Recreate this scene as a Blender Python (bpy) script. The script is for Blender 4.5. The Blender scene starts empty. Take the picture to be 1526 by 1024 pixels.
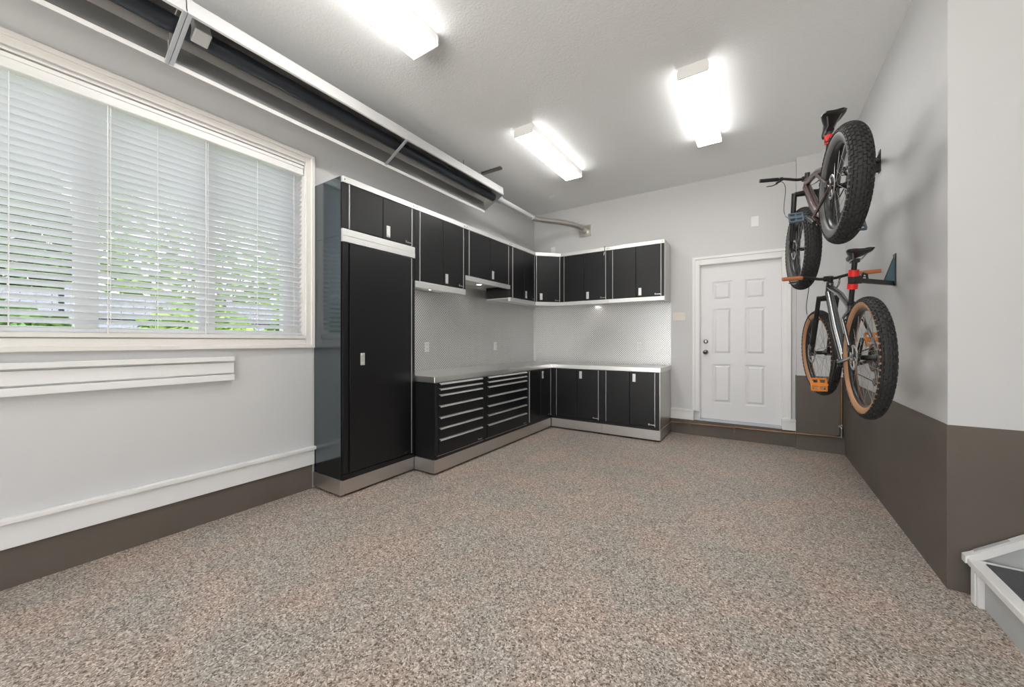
import bpy, math, random
from mathutils import Vector, Matrix
random.seed(7)
SC = bpy.context.scene
COL = SC.collection
PI = math.pi

# ---------------------------------------------------------------- camera, world, exposure
cam = bpy.data.cameras.new('camera'); camo = bpy.data.objects.new('camera', cam); COL.objects.link(camo)
camo.location = (0, 0, 1.30); camo.rotation_euler = (PI/2, 0, math.radians(33.235))
cam.sensor_width = 36.0; cam.lens = 558.6/1526*36; cam.shift_y = -3.9/1526; cam.clip_start = 0.02
SC.camera = camo
world = bpy.data.worlds.new('sky'); SC.world = world; world.use_nodes = True
wbg = world.node_tree.nodes['Background']
wbg.inputs[0].default_value = (0.95, 0.975, 1.0, 1); wbg.inputs[1].default_value = 1.7
sun = bpy.data.lights.new('sun', 'SUN'); sun.energy = 28.0; sun.angle = math.radians(1.0); sun.color = (1.0, .96, .9)
suno = bpy.data.objects.new('sun', sun); COL.objects.link(suno)
suno.rotation_euler = Vector((.55, .30, .78)).to_track_quat('Z', 'Y').to_euler()   # high, from beyond the back right corner of the garage
SC.view_settings.view_transform = 'Standard'; SC.view_settings.look = 'None'
SC.view_settings.gamma = 1.0; SC.view_settings.use_curve_mapping = False
SC.view_settings.exposure = 0.98
LAMP_STRENGTH = 10.0

# ---------------------------------------------------------------- key dimensions (metres)
XL, XR, YB, YC, ZC = -3.30, 0.835, 5.75, 2.90, 3.505   # left wall, right wall, back wall, right corner, ceiling
YF, XS = -2.7, 3.4                                       # wall behind the camera, far side wall
XT, XB = -2.888, -2.606                                  # fronts of wall units / base units, left run
YU, YBB = 5.35, 5.046                                    # the same, back run

# ---------------------------------------------------------------- materials
MATS = {}
def mat(name, col, rough=0.5, metal=0.0, spec=0.5, var=0.0, vscale=8.0, bump=0.0, bscale=60.0, stretch=None, coat=0.0):
    if name in MATS: return MATS[name]
    m = bpy.data.materials.new(name); m.use_nodes = True; MATS[name] = m
    nt = m.node_tree; N = nt.nodes; L = nt.links; b = N['Principled BSDF']
    b.inputs['Base Color'].default_value = (*col, 1); b.inputs['Roughness'].default_value = rough
    b.inputs['Metallic'].default_value = metal; b.inputs['Specular IOR Level'].default_value = spec
    b.inputs['Coat Weight'].default_value = coat
    tc = N.new('ShaderNodeTexCoord'); src = tc.outputs['Object']
    if stretch:
        mp = N.new('ShaderNodeMapping'); mp.inputs['Scale'].default_value = stretch
        L.new(src, mp.inputs['Vector']); src = mp.outputs[0]
    nz = N.new('ShaderNodeTexNoise'); nz.inputs['Scale'].default_value = vscale; nz.inputs['Detail'].default_value = 4
    L.new(src, nz.inputs['Vector'])
    mr = N.new('ShaderNodeMapRange'); mr.inputs[3].default_value = 1-var; mr.inputs[4].default_value = 1+var
    L.new(nz.outputs['Fac'], mr.inputs[0])
    mx = N.new('ShaderNodeVectorMath'); mx.operation = 'SCALE'; mx.inputs[0].default_value = col
    L.new(mr.outputs[0], mx.inputs['Scale']); L.new(mx.outputs[0], b.inputs['Base Color'])
    if bump:
        n2 = N.new('ShaderNodeTexNoise'); n2.inputs['Scale'].default_value = bscale; n2.inputs['Detail'].default_value = 2
        L.new(src, n2.inputs['Vector'])
        bp = N.new('ShaderNodeBump'); bp.inputs['Strength'].default_value = bump; bp.inputs['Distance'].default_value = 0.004
        L.new(n2.outputs['Fac'], bp.inputs['Height']); L.new(bp.outputs[0], b.inputs['Normal'])
    return m

def emit_mat(name, col, s):
    m = bpy.data.materials.new(name); m.use_nodes = True; MATS[name] = m
    b = m.node_tree.nodes['Principled BSDF']
    b.inputs['Base Color'].default_value = (*col, 1)
    b.inputs['Emission Color'].default_value = (*col, 1); b.inputs['Emission Strength'].default_value = s
    return m

def floor_mat():
    m = bpy.data.materials.new('epoxy_flake'); m.use_nodes = True; MATS['floor'] = m
    nt = m.node_tree; N = nt.nodes; L = nt.links; b = N['Principled BSDF']
    b.inputs['Roughness'].default_value = 0.42; b.inputs['Specular IOR Level'].default_value = 0.35
    tc = N.new('ShaderNodeTexCoord')
    nz = N.new('ShaderNodeTexNoise'); nz.inputs['Scale'].default_value = 60; nz.inputs['Detail'].default_value = 2
    L.new(tc.outputs['Object'], nz.inputs['Vector'])
    wm = N.new('ShaderNodeVectorMath'); wm.operation = 'MULTIPLY_ADD'
    wm.inputs[1].default_value = (.02, .02, 0); L.new(nz.outputs['Color'], wm.inputs[0]); L.new(tc.outputs['Object'], wm.inputs[2])
    v = N.new('ShaderNodeTexVoronoi'); v.inputs['Scale'].default_value = 165; L.new(wm.outputs[0], v.inputs['Vector'])
    sep = N.new('ShaderNodeSeparateColor'); L.new(v.outputs['Color'], sep.inputs[0])
    r = N.new('ShaderNodeValToRGB'); cr = r.color_ramp; cr.interpolation = 'CONSTANT'
    stops = [(0, (.115, .092, .076)), (.12, (.225, .19, .164)), (.30, (.335, .284, .252)), (.50, (.41, .352, .316)), (.68, (.495, .445, .405)), (.86, (.66, .625, .58))]
    while len(cr.elements) < len(stops): cr.elements.new(.5)
    for e, (p, c) in zip(cr.elements, stops): e.position = p; e.color = (*c, 1)
    L.new(sep.outputs[0], r.inputs[0])
    n3 = N.new('ShaderNodeTexNoise'); n3.inputs['Scale'].default_value = 2.2; n3.inputs['Detail'].default_value = 3; L.new(tc.outputs['Object'], n3.inputs['Vector'])
    r2 = N.new('ShaderNodeValToRGB'); r2.color_ramp.elements[0].position = .38; r2.color_ramp.elements[1].position = .62
    r2.color_ramp.elements[0].color = (.93, .96, .95, 1); r2.color_ramp.elements[1].color = (1.08, .98, .93, 1)
    L.new(n3.outputs['Fac'], r2.inputs[0])
    mx = N.new('ShaderNodeMix'); mx.data_type = 'RGBA'; mx.blend_type = 'MULTIPLY'; mx.inputs[0].default_value = 1
    L.new(r.outputs[0], mx.inputs[6]); L.new(r2.outputs[0], mx.inputs[7]); L.new(mx.outputs[2], b.inputs['Base Color'])
    bp = N.new('ShaderNodeBump'); bp.inputs['Strength'].default_value = .35; bp.inputs['Distance'].default_value = .002
    L.new(sep.outputs[1], bp.inputs['Height']); L.new(bp.outputs[0], b.inputs['Normal'])
    return m

def diamond_mat():
    m = bpy.data.materials.new('diamond_plate'); m.use_nodes = True; MATS['diamond'] = m
    nt = m.node_tree; N = nt.nodes; L = nt.links; b = N['Principled BSDF']
    b.inputs['Base Color'].default_value = (.74, .74, .73, 1); b.inputs['Metallic'].default_value = 1; b.inputs['Roughness'].default_value = .2
    def M(op, a, c=None, d=None):
        n = N.new('ShaderNodeMath'); n.operation = op
        for i, x in enumerate((a, c, d)):
            if x is None: continue
            if isinstance(x, (int, float)): n.inputs[i].default_value = x
            else: L.new(x, n.inputs[i])
        return n.outputs[0]
    tc = N.new('ShaderNodeTexCoord'); s = N.new('ShaderNodeSeparateXYZ'); L.new(tc.outputs['Object'], s.inputs[0])
    a = M('ADD', s.outputs[0], s.outputs[1]); z = s.outputs[2]
    k = 1/.033
    u = M('MULTIPLY', M('ADD', a, z), k); v = M('MULTIPLY', M('SUBTRACT', a, z), k)
    par = M('FLOORED_MODULO', M('ADD', M('FLOOR', u), M('FLOOR', v)), 2.0)
    fu = M('SUBTRACT', M('FRACT', u), .5); fv = M('SUBTRACT', M('FRACT', v), .5)
    def loz(p, q):
        return M('ADD', M('POWER', M('DIVIDE', p, .48), 2.0), M('POWER', M('DIVIDE', q, .2), 2.0))
    e1 = loz(fu, fv); e2 = loz(fv, fu)
    e = M('ADD', M('MULTIPLY', e1, par), M('MULTIPLY', e2, M('SUBTRACT', 1.0, par)))
    hgt = M('MAXIMUM', M('SUBTRACT', 1.0, e), 0.0)
    bp = N.new('ShaderNodeBump'); bp.inputs['Strength'].default_value = 1.0; bp.inputs['Distance'].default_value = .003
    L.new(hgt, bp.inputs['Height']); L.new(bp.outputs[0], b.inputs['Normal'])
    fc = M('MINIMUM', M('MULTIPLY', hgt, 4.0), 1.0)
    mx = N.new('ShaderNodeMix'); mx.data_type = 'RGBA'; mx.inputs[6].default_value = (.47, .47, .465, 1); mx.inputs[7].default_value = (.95, .95, .94, 1)  # raised lozenges polished paler; their glint contrast is painted into the colour too
    L.new(fc, mx.inputs[0]); L.new(mx.outputs[2], b.inputs['Base Color'])
    L.new(M('SUBTRACT', .30, M('MULTIPLY', fc, .02)), b.inputs['Roughness'])
    return m

mat('wall', (.64, .64, .643), .6, bump=.12, bscale=120, var=.015)
mat('ceiling', (.90, .91, .915), .8, bump=.5, bscale=70, var=.02, vscale=30)
mat('white', (.83, .825, .815), .4, var=.015)
mat('door_white', (.78, .78, .79), .4, var=.01)
mat('concrete', (.128, .106, .088), .6, var=.2, vscale=3, bump=.35, bscale=90)
mat('black', (.007, .007, .008), .34, spec=.42, bump=.10, bscale=420, var=.06)
mat('black_dark', (.008, .008, .009), .5, var=.05)
mat('side_steel', (.14, .165, .18), .14, metal=1.0, var=.05)
mat('steel', (.60, .58, .56), .32, metal=1.0, var=.06, vscale=5, stretch=(1, 1, 30))
mat('counter', (.84, .84, .82), .30, metal=1.0, var=.05, vscale=4)
mat('alum', (.78, .78, .77), .38, metal=.75, var=.03)
mat('chrome', (.8, .8, .8), .15, metal=1.0, var=.02)
mat('galv', (.55, .57, .61), .45, metal=.35, var=.05, vscale=12)
mat('hood_in', (.48, .48, .47), .4, metal=.8, var=.08)
mat('hood_out', (.56, .56, .555), .45, metal=.15, var=.03)
mat('tube_dark', (.07, .078, .095), .3, metal=.8, var=.15, vscale=6)
mat('exhaust', (.66, .625, .585), .3, metal=.85, var=.1, vscale=7)
mat('copper', (.28, .17, .105), .5, metal=.9, var=.2, vscale=10)
mat('nickel', (.26, .25, .235), .25, metal=1.0, var=.03)
mat('slat', (.86, .87, .88), .45, var=.01)
mat('cord', (.8, .8, .78), .8, var=.02)
mat('vinyl', (.84, .84, .83), .35, var=.01)
mat('cream', (.80, .775, .74), .45, var=.02)
mat('rubber', (.026, .026, .026), .75, bump=.2, bscale=200, var=.2, vscale=30)
mat('rubber_side', (.11, .11, .11), .5, var=.15, vscale=20)
mat('tan', (.43, .23, .12), .7, var=.12, vscale=20)
mat('rim', (.02, .02, .022), .3, var=.1)
mat('spoke', (.45, .45, .45), .3, metal=1.0, var=.05)
mat('frame_grey', (.20, .205, .21), .2, metal=.85, var=.1, vscale=4)
mat('frame_plum', (.17, .12, .115), .25, metal=.8, var=.12, vscale=4)
mat('bike_black', (.012, .012, .012), .35, var=.1)
mat('grip', (.50, .17, .06), .7, var=.1, vscale=30)
mat('orange', (.75, .24, .03), .4, metal=.3, var=.05)
mat('slate', (.13, .18, .23), .4, metal=.3, var=.1)
mat('red', (.75, .02, .015), .45, var=.05)
mat('teal', (.06, .11, .13), .35, metal=.5, var=.1)
mat('cable', (.01, .01, .01), .4, var=.05)
mat('mat_grey', (.09, .094, .10), .95, bump=.8, bscale=300, var=.35, vscale=120)
mat('step_grey', (.50, .51, .51), .5, var=.03)
mat('lawn', (.06, .11, .03), .9, var=.4, vscale=20)
mat('leaf_a', (.12, .22, .05), .5, var=.4, vscale=3)
mat('leaf_b', (.05, .10, .035), .5, var=.4, vscale=3)
mat('bark', (.08, .055, .04), .9, var=.3, vscale=20)
mat('fence', (.06, .07, .10), .8, var=.2, vscale=5)
mat('drive_bounce', (.50, .49, .47), .9, var=.2, vscale=12)  # pale drive surface, toned to bounce sunlight up to the ceiling
def add_translucent(m, amt, col):
    nt = m.node_tree; out = [n for n in nt.nodes if n.type == 'OUTPUT_MATERIAL'][0]; b = nt.nodes['Principled BSDF']
    tr = nt.nodes.new('ShaderNodeBsdfTranslucent'); tr.inputs[0].default_value = (*col, 1)
    mx = nt.nodes.new('ShaderNodeMixShader'); mx.inputs[0].default_value = amt
    nt.links.new(b.outputs[0], mx.inputs[1]); nt.links.new(tr.outputs[0], mx.inputs[2]); nt.links.new(mx.outputs[0], out.inputs[0])
add_translucent(MATS['slat'], .5, (.9, .92, .95))
add_translucent(MATS['leaf_a'], .35, (.22, .38, .08)); add_translucent(MATS['leaf_b'], .3, (.10, .20, .05))
mat('ivory', (.78, .73, .66), .45, var=.01)
emit_mat('lens', (1.0, .985, .955), LAMP_STRENGTH)
floor_mat(); diamond_mat()
g = bpy.data.materials.new('glass'); g.use_nodes = True; MATS['glass'] = g
_b = g.node_tree.nodes['Principled BSDF']; _b.inputs['Transmission Weight'].default_value = 1; _b.inputs['Roughness'].default_value = 0; _b.inputs['IOR'].default_value = 1.02

# ---------------------------------------------------------------- mesh helpers
class MB:
    def __init__(s): s.v = []; s.f = []; s.m = []; s.s = []
    def face(s, idx, m=0, sm=False): s.f.append(idx); s.m.append(m); s.s.append(sm)
    def box(s, x0, x1, y0, y1, z0, z1, m=0):
        i = len(s.v)
        s.v += [(x, y, z) for z in (z0, z1) for y in (y0, y1) for x in (x0, x1)]
        for q in ((0, 2, 3, 1), (4, 5, 7, 6), (0, 1, 5, 4), (2, 6, 7, 3), (0, 4, 6, 2), (1, 3, 7, 5)): s.face([i+k for k in q], m)
        return s
    def obox(s, c, ax, ay, az, m=0):          # oriented box: centre and three half-axes
        i = len(s.v); c, ax, ay, az = map(Vector, (c, ax, ay, az))
        s.v += [tuple(c+x*ax+y*ay+z*az) for z in (-1, 1) for y in (-1, 1) for x in (-1, 1)]
        for q in ((0, 2, 3, 1), (4, 5, 7, 6), (0, 1, 5, 4), (2, 6, 7, 3), (0, 4, 6, 2), (1, 3, 7, 5)): s.face([i+k for k in q], m)
        return s
    def prism(s, poly, axis, a0, a1, m=0):    # polygon extruded along axis 0/1/2; poly gives the other two coordinates in order
        i = len(s.v); n = len(poly)
        for a in (a0, a1):
            for p in poly:
                q = list(p); q.insert(axis, a); s.v.append(tuple(q))
        s.face([i+k for k in range(n)][::-1], m); s.face([i+n+k for k in range(n)], m)
        for k in range(n): s.face([i+k, i+(k+1) % n, i+n+(k+1) % n, i+n+k], m)
        return s
    def ring(s, c, d, r, n, ref=None, ry=None):
        d = Vector(d).normalized()
        ref = Vector(ref) if ref else (Vector((0, 0, 1)) if abs(d.z) < .9 else Vector((1, 0, 0)))
        a = d.cross(ref).normalized(); b = a.cross(d)
        ry = r if ry is None else ry; i = len(s.v)
        for k in range(n):
            t = 2*PI*k/n; s.v.append(tuple(Vector(c)+a*(r*math.cos(t))+b*(ry*math.sin(t))))
        return list(range(i, i+n))
    def tube(s, pts, rad, n=10, caps=True, m=0, ref=None):   # tube along a polyline, radius a number or a list
        pts = [Vector(p) for p in pts]
        rad = rad if isinstance(rad, (list, tuple)) else [rad]*len(pts)
        rings = []
        for k, p in enumerate(pts):
            d = (pts[min(k+1, len(pts)-1)]-pts[max(k-1, 0)])
            rings.append(s.ring(p, d, rad[k], n, ref))
        for A, B in zip(rings, rings[1:]):
            for k in range(n): s.face([A[k], A[(k+1) % n], B[(k+1) % n], B[k]], m, True)
        if caps:
            for R, rev in ((rings[0], True), (rings[-1], False)):
                i = len(s.v); s.v += [s.v[q] for q in R]; idx = list(range(i, i+n))
                s.face(idx[::-1] if rev else idx, m)
        return s
    def lathe(s, prof, c, axis, n=48, m=0, closed=True, mats=None, a0=0.0):  # prof: (radius, offset along axis)
        axis = Vector(axis).normalized(); ref = Vector((0, 0, 1)) if abs(axis.z) < .9 else Vector((1, 0, 0))
        a = axis.cross(ref).normalized(); b = a.cross(axis); c = Vector(c); np_ = len(prof); i = len(s.v)
        for k in range(n):
            t = 2*PI*k/n+a0; d = a*math.cos(t)+b*math.sin(t)
            s.v += [tuple(c+d*r+axis*o) for r, o in prof]
        for k in range(n):
            A = i+k*np_; B = i+((k+1) % n)*np_
            for j in range(np_ if closed else np_-1):
                j2 = (j+1) % np_
                s.face([A+j, A+j2, B+j2, B+j], mats[j] if mats else m, True)
        return s
    def xf(s, M): s.v = [tuple(M @ Vector(p)) for p in s.v]; return s
    def build(s, name, mats, parent=None, bevel=0.0):
        me = bpy.data.meshes.new(name); me.from_pydata(s.v, [], s.f)
        for x in (mats if isinstance(mats, (list, tuple)) else [mats]): me.materials.append(MATS[x])
        me.polygons.foreach_set('material_index', s.m); me.polygons.foreach_set('use_smooth', s.s); me.update()
        o = bpy.data.objects.new(name, me); COL.objects.link(o)
        if parent: o.parent = parent
        if bevel:
            b = o.modifiers.new('bevel', 'BEVEL'); b.width = bevel; b.segments = 2; b.limit_method = 'ANGLE'; b.angle_limit = .7
        return o
def tag(o, label, cat, group=None):
    o['label'] = label; o['category'] = cat
    if group: o['group'] = group
    return o
def thing(name, label, cat, loc=(0, 0, 0), rz=0.0, group=None):
    o = bpy.data.objects.new(name, None); COL.objects.link(o); o.location = loc; o.rotation_euler = (0, 0, rz)
    o.empty_display_size = .1
    return tag(o, label, cat, group)
def struct(o): o['kind'] = 'structure'; return o
def box(*a, m=0): return MB().box(*a, m=m)

# ---------------------------------------------------------------- the room
struct(box(XL-.3, XS+.3, YF-.3, YB+.3, -.12, 0).build('floor', 'floor'))
struct(box(XL-.3, XS+.3, YF-.3, YB+.3, ZC, ZC+.15).build('ceiling', 'ceiling'))
WY0, WY1, WZ0, WZ1 = -.19, 1.745, 1.335, 2.835            # window opening in the left wall
b = MB()
b.box(XL-.2, XL, YF, WY0, 0, ZC); b.box(XL-.2, XL, WY1, YB+.2, 0, ZC)
b.box(XL-.2, XL, WY0, WY1, 0, WZ0); b.box(XL-.2, XL, WY0, WY1, WZ1, ZC)
wl = struct(b.build('wall_left', 'wall'))
struct(box(XL, XL+.012, YF, 1.80, 0, .213).build('trim_2', 'concrete'))
# back wall with the door opening
DX0, DX1, DZ0, DZ1 = -.675, .262, .215, 2.345
b = MB()
b.box(XL, DX0, YB, YB+.2, 0, ZC); b.box(DX1, XR+.1, YB, YB+.2, 0, ZC)
b.box(DX0, DX1, YB, YB+.2, 0, DZ0); b.box(DX0, DX1, YB, YB+.2, DZ1, ZC)
wb = struct(b.build('wall_back', 'wall'))
struct(box(-1.04, .387, YB-.03, YB, 0, .205).build('trim_3', 'concrete'))
wt = struct(box(.392, XR, YB-.10, YB, .885, ZC).build('wall_return', 'wall'))          # shallow return at the right end
box(.387, XR, YB-.105, YB, 0, .885).build('foundation', 'concrete', wt)
# right-hand block: long side and the face turned to the front
wr = struct(box(XR, XS, YC, YB+.2, .86, ZC).build('wall_right', 'wall'))
b = MB(); b.box(XR-.004, XS, YC-.004, YB+.2, 0, .86)
b.build('foundation', 'concrete', wr)
ws = struct(box(XS, XS+.2, YF, YC, 0, ZC).build('wall_side', 'wall'))
# front wall behind the camera; its unseen doorway is added to let in fill light
b = MB(); b.box(XL, -2.95, YF-.2, YF, 0, ZC); b.box(1.3, XS, YF-.2, YF, 0, ZC)
b.box(-2.95, 1.3, YF-.2, YF, 2.75, ZC)
struct(b.build('wall_front', 'wall'))

# baseboards
b = MB(); b.box(XL, XL+.028, YF, 1.815, .213, .345); b.box(XL, XL+.048, YF, 1.825, .345, .372)
struct(b.build('baseboard_left', 'white', bevel=.004))
b = MB(); b.box(-1.04, -.74, YB-.045, YB, .203, .325); b.box(-1.04, -.735, YB-.058, YB, .325, .348)
struct(b.build('baseboard_back', 'white', bevel=.004))
# moulded rail under the window
b = MB(); b.box(XL, XL+.010, YF+.5, 1.207, 1.012, 1.18); b.box(XL+.010, XL+.030, YF+.5, 1.205, 1.062, 1.141)
b.box(XL+.010, XL+.052, YF+.5, 1.203, 1.151, 1.184); b.box(XL+.010, XL+.046, YF+.5, 1.203, 1.008, 1.052)
struct(b.build('trim_1', 'white', bevel=.004))

# ---------------------------------------------------------------- door
dr = struct(bpy.data.objects.new('door_1', None)); COL.objects.link(dr); dr.location = (0, YB, 0)
FY = .045                                                    # face of the slab, measured from the wall face
b = MB()
xs = [DX0+.012, -.522, -.298, -.143, .080, DX1-.012]
px = [(-.515, -.285), (-.135, .090)]
pz = [(.455, .985), (1.115, 1.735), (1.85, 2.105)]
x0, x1, z0, z1 = DX0+.012, DX1-.012, .235, 2.335
# stiles and rails proud, panels recessed
b.box(x0, px[0][0], FY, FY+.04, z0, z1); b.box(px[0][1], px[1][0], FY, FY+.04, z0, z1); b.box(px[1][1], x1, FY, FY+.04, z0, z1)
for a, c in px:
    zz = [z0]+[q for p in pz for q in p]+[z1]
    for k in range(0, len(zz), 2): b.box(a, c, FY, FY+.04, zz[k], zz[k+1])
b.build('door_slab', 'door_white', dr)
for a, c in px:
    for p, q in pz:
        m_ = MB(); y1, y2 = FY+.016, FY+.003; e = .045
        i = 0
        o_ = [(a, y1, p), (c, y1, p), (c, y1, q), (a, y1, q)]; n_ = [(a+.02, y1, p+.02), (c-.02, y1, p+.02), (c-.02, y1, q-.02), (a+.02, y1, q-.02)]
        k_ = [(a+e, y2, p+e), (c-e, y2, p+e), (c-e, y2, q-e), (a+e, y2, q-e)]
        m_.v = o_+n_+k_
        for s_ in (0, 4):
            for t in range(4): m_.face([s_+t, s_+(t+1) % 4, s_+4+(t+1) % 4, s_+4+t])
        m_.face([8, 9, 10, 11])
        m_.build('door_panel', 'door_white', dr)
# casing, jamb, threshold
b = MB()
cl, cr_, ct = -.752, .338, 2.445
b.box(cl, DX0+.004, -.022, 0, .33, ct); b.box(DX1-.004, cr_, -.022, 0, .33, ct); b.box(DX0+.004, DX1-.004, -.022, 0, DZ1-.004, ct)
b.box(cl-.006, cl+.03, -.034, -.0, .33, ct+.006); b.box(cr_-.03, cr_+.006, -.034, 0, .33, ct+.006); b.box(cl+.03, cr_-.03, -.034, 0, ct-.03, ct+.006)
b.build('casing', 'white', dr, bevel=.004)
b = MB(); b.box(DX0, DX0+.011, 0, .13, DZ0, DZ1); b.box(DX1-.011, DX1, 0, .13, DZ0, DZ1); b.box(DX0, DX1, 0, .13, DZ1-.009, DZ1)
b.build('jamb', 'white', dr)
b = MB(); b.box(DX0, .245, -.012, .12, .205, .233); b.build('threshold', 'galv', dr)
b = MB(); b.box(.252, .402, -.058, 0, .205, .315); b.box(.246, .408, -.07, 0, .315, .342); b.build('plinth_block', 'white', dr, bevel=.003)
b = MB(); b.lathe([(0, 0), (.032, 0), (.032, -.012), (.014, -.016), (.013, -.04), (.026, -.048), (.03, -.062), (.022, -.074), (0, -.078)], (-.598, FY, 1.145), (0, 1, 0), 20, closed=False)
b.build('door_knob', 'nickel', dr)
b = MB(); b.lathe([(0, 0), (.03, 0), (.028, -.016), (.02, -.02), (0, -.02)], (-.598, FY, 1.292), (0, 1, 0), 20, closed=False); b.box(-.603, -.593, FY-.034, FY-.018, 1.277, 1.307)
b.build('deadbolt', 'nickel', dr)

# ---------------------------------------------------------------- window
wn = struct(bpy.data.objects.new('window_1', None)); COL.objects.link(wn); wn.location = (XL, 0, 0)
b = MB()
for (t, wdt) in ((.018, .075), (.032, .03)):                  # casing in two steps, outermost thicker
    y0, y1, z0, z1 = WY0-.072, WY1+.072, WZ0-.095, WZ1+.09
    b.box(0, t, y0, y0+wdt, z0, z1); b.box(0, t, y1-wdt, y1, z0, z1); b.box(0, t, y0+wdt, y1-wdt, z1-wdt, z1); b.box(0, t, y0+wdt, y1-wdt, z0, z0+wdt)
b.build('casing', 'cream', wn, bevel=.004)
b = MB(); b.box(-.2, .012, WY0, WY0+.012, WZ0, WZ1); b.box(-.2, .012, WY1-.012, WY1, WZ0, WZ1); b.box(-.2, .012, WY0, WY1, WZ1-.012, WZ1); b.box(-.2, .026, WY0-.01, WY1+.01, WZ0-.014, WZ0+.012)
b.build('jamb', 'cream', wn)
b = MB()
bars = [(WY0, -.05), (.437, .537), (1.031, 1.131), (1.612, WY1)]
for y0, y1 in bars: b.box(-.17, -.10, y0, y1, WZ0, WZ1)
for (a, c) in zip(bars, bars[1:]):
    b.box(-.165, -.105, a[1], c[0], WZ0, WZ0+.05); b.box(-.165, -.105, a[1], c[0], WZ1-.05, WZ1)
b.build('window_frame', 'vinyl', wn, bevel=.004)
for (a, c) in zip(bars, bars[1:]):
    box(-.138, -.132, a[1]-.01, c[0]+.01, WZ0+.04, WZ1-.04).build('pane', 'glass', wn)
# blind
bl = thing('window_blind', 'white horizontal slat blind hanging in the wide window', 'window blind', (XL-.042, 0, WZ0+.012))
SY0, SY1 = WY0+.018, WY1-.018
H0 = WZ1-WZ0-.03
b = MB(); b.box(-.03, .047, SY0, SY1, H0-.085, H0-.005); b.box(.047, .056, SY0, SY1, H0-.03, H0-.005); b.box(.047, .056, SY0, SY1, H0-.085, H0-.07)
b.build('valance', 'vinyl', bl, bevel=.003)
sm = MB(); tl = math.radians(-33); nseg = 4; wd = .025
prof = []
for k in range(nseg+1):
    q = -1+2*k/nseg; prof.append((q*wd, .003*(1-q*q)))
up = [(x, z+.0013) for x, z in prof]; dn = [(x, z-.0013) for x, z in prof][::-1]
pp = [(x*math.cos(tl)+z*math.sin(tl), -x*math.sin(tl)+z*math.cos(tl)) for x, z in up+dn]
i = 0; n = len(pp)
sm.v = [(x, SY0, z) for x, z in pp]+[(x, SY1, z) for x, z in pp]
for k in range(n): sm.face([k, (k+1) % n, n+(k+1) % n, n+k])
sm.face(list(range(n))[::-1]); sm.face(list(range(n, 2*n)))
s0 = None; nsl = 32; pitch = (H0-.085-.05)/nsl
for k in range(nsl):
    if s0 is None: s0 = sm.build('slat', 'slat', bl); o = s0
    else: o = s0.copy(); COL.objects.link(o)
    o.parent = bl; o.location = (0, 0, .055+pitch*(k+.3))
b = MB(); b.box(-.026, .026, SY0, SY1, .004, .026); b.build('bottom_rail', 'slat', bl, bevel=.004)
for y in (-.12, .20, .79, 1.38, 1.66):
    b = MB()
    for x in (-.024, .024): b.box(x-.0008, x+.0008, y-.0015, y+.0015, .01, H0-.08)
    b.build('ladder_cord', 'cord', bl)
for y in (.56, 1.045):
    b = MB(); b.tube([(.034, y, H0-.06), (.034, y, .03)], .002, 6); b.tube([(.036, y+.012, H0-.06), (.036, y+.012, .06)], .0015, 6)
    b.tube([(.034, y, .03), (.034, y, -.005)], [.003, .006], 8); b.build('lift_cord', 'cord', bl)

# ---------------------------------------------------------------- cabinets
def handle(par, x, z0, z1, y=-.02):
    b = MB(); w = .02
    b.box(x-w, x+w, y-.007, y, z0, z1); b.box(x-w+.006, x+w-.006, y-.013, y-.006, z0+.008, z0+.022); b.box(x-w+.006, x+w-.006, y-.013, y-.006, z1-.022, z1-.008)
    return b.build('handle', 'alum', par, bevel=.002)
def badge(par, x, z, y=-.02):
    b = MB(); b.box(x-.05, x-.036, y-.003, y, z, z+.022)
    for k in range(5): b.box(x-.033+.0125*k, x-.0225+.0125*k, y-.003, y, z, z+.011+(.003 if k % 2 else 0))
    return b.build('badge', 'chrome', par)
def door(par, x0, x1, z0, z1, edge, hx=None, hz=None, bd=False, name='door'):
    d = box(x0+.0025, x1-.0025, -.02, 0, z0, z1).build(name, 'black', par, bevel=.003)
    if edge: 
        xe = x0 if edge < 0 else x1
        box(xe-.0025, xe+.0025, -.024, -.004, z0, z1).build('edge_strip', 'alum', d)
    if hx is not None: handle(d, hx, *hz)
    if bd: badge(d, x1-.03, z0+.018)
    return d
def bolts(par, pts):
    for x, z in pts:
        b = MB(); b.lathe([(0, -.005), (.006, -.004), (.007, 0)], (x, -.004, z), (0, 1, 0), 10, closed=False); b.build('bolt', 'chrome', par)

def wall_cab(name, label, loc, rz, w, d, z0, z1, low=.055, end_panel=False, hpos='bottom', group=None):
    t = thing(name, label, 'cabinet', (loc[0], loc[1], z0-low), rz, group)
    H = z1-z0+low
    box(0, w, 0, d, low, H).build('body', 'black', t)
    box(0, w, -.022, .03, H-.05, H+.001).build('top_rail', 'alum', t, bevel=.002)
    b = MB(); b.box(0, w, -.022, .02, 0, low); b.box(0, w, .02, d, low-.014, low-.002); b.build('bottom_rail', 'alum', t, bevel=.002)
    sl, sr = .062, .04; mid = (sl+w-sr)/2; a, c = low+.006, H-.055
    door(t, sl, mid, a, c, -1)
    door(t, mid, w-sr, a, c, 1, mid+.055, (a+.02, a+.125), True)
    box(0, sl-.006, -.016, 0, low, H-.05).build('stile', 'black', t); box(w-sr+.006, w, -.016, 0, low, H-.05).build('stile', 'black', t)
    bolts_z = H-.025
    for x in (.02, w-.02):
        b = MB(); b.lathe([(0, -.003), (.005, -.002), (.006, 0)], (x, -.022, bolts_z), (0, 1, 0), 8, closed=False); b.build('bolt', 'nickel', t)
    if end_panel: box(w, w+.006, 0, d, 0, H).build('end_panel', 'steel', t)
    return t
R90 = PI/2
UT = 2.668
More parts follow.
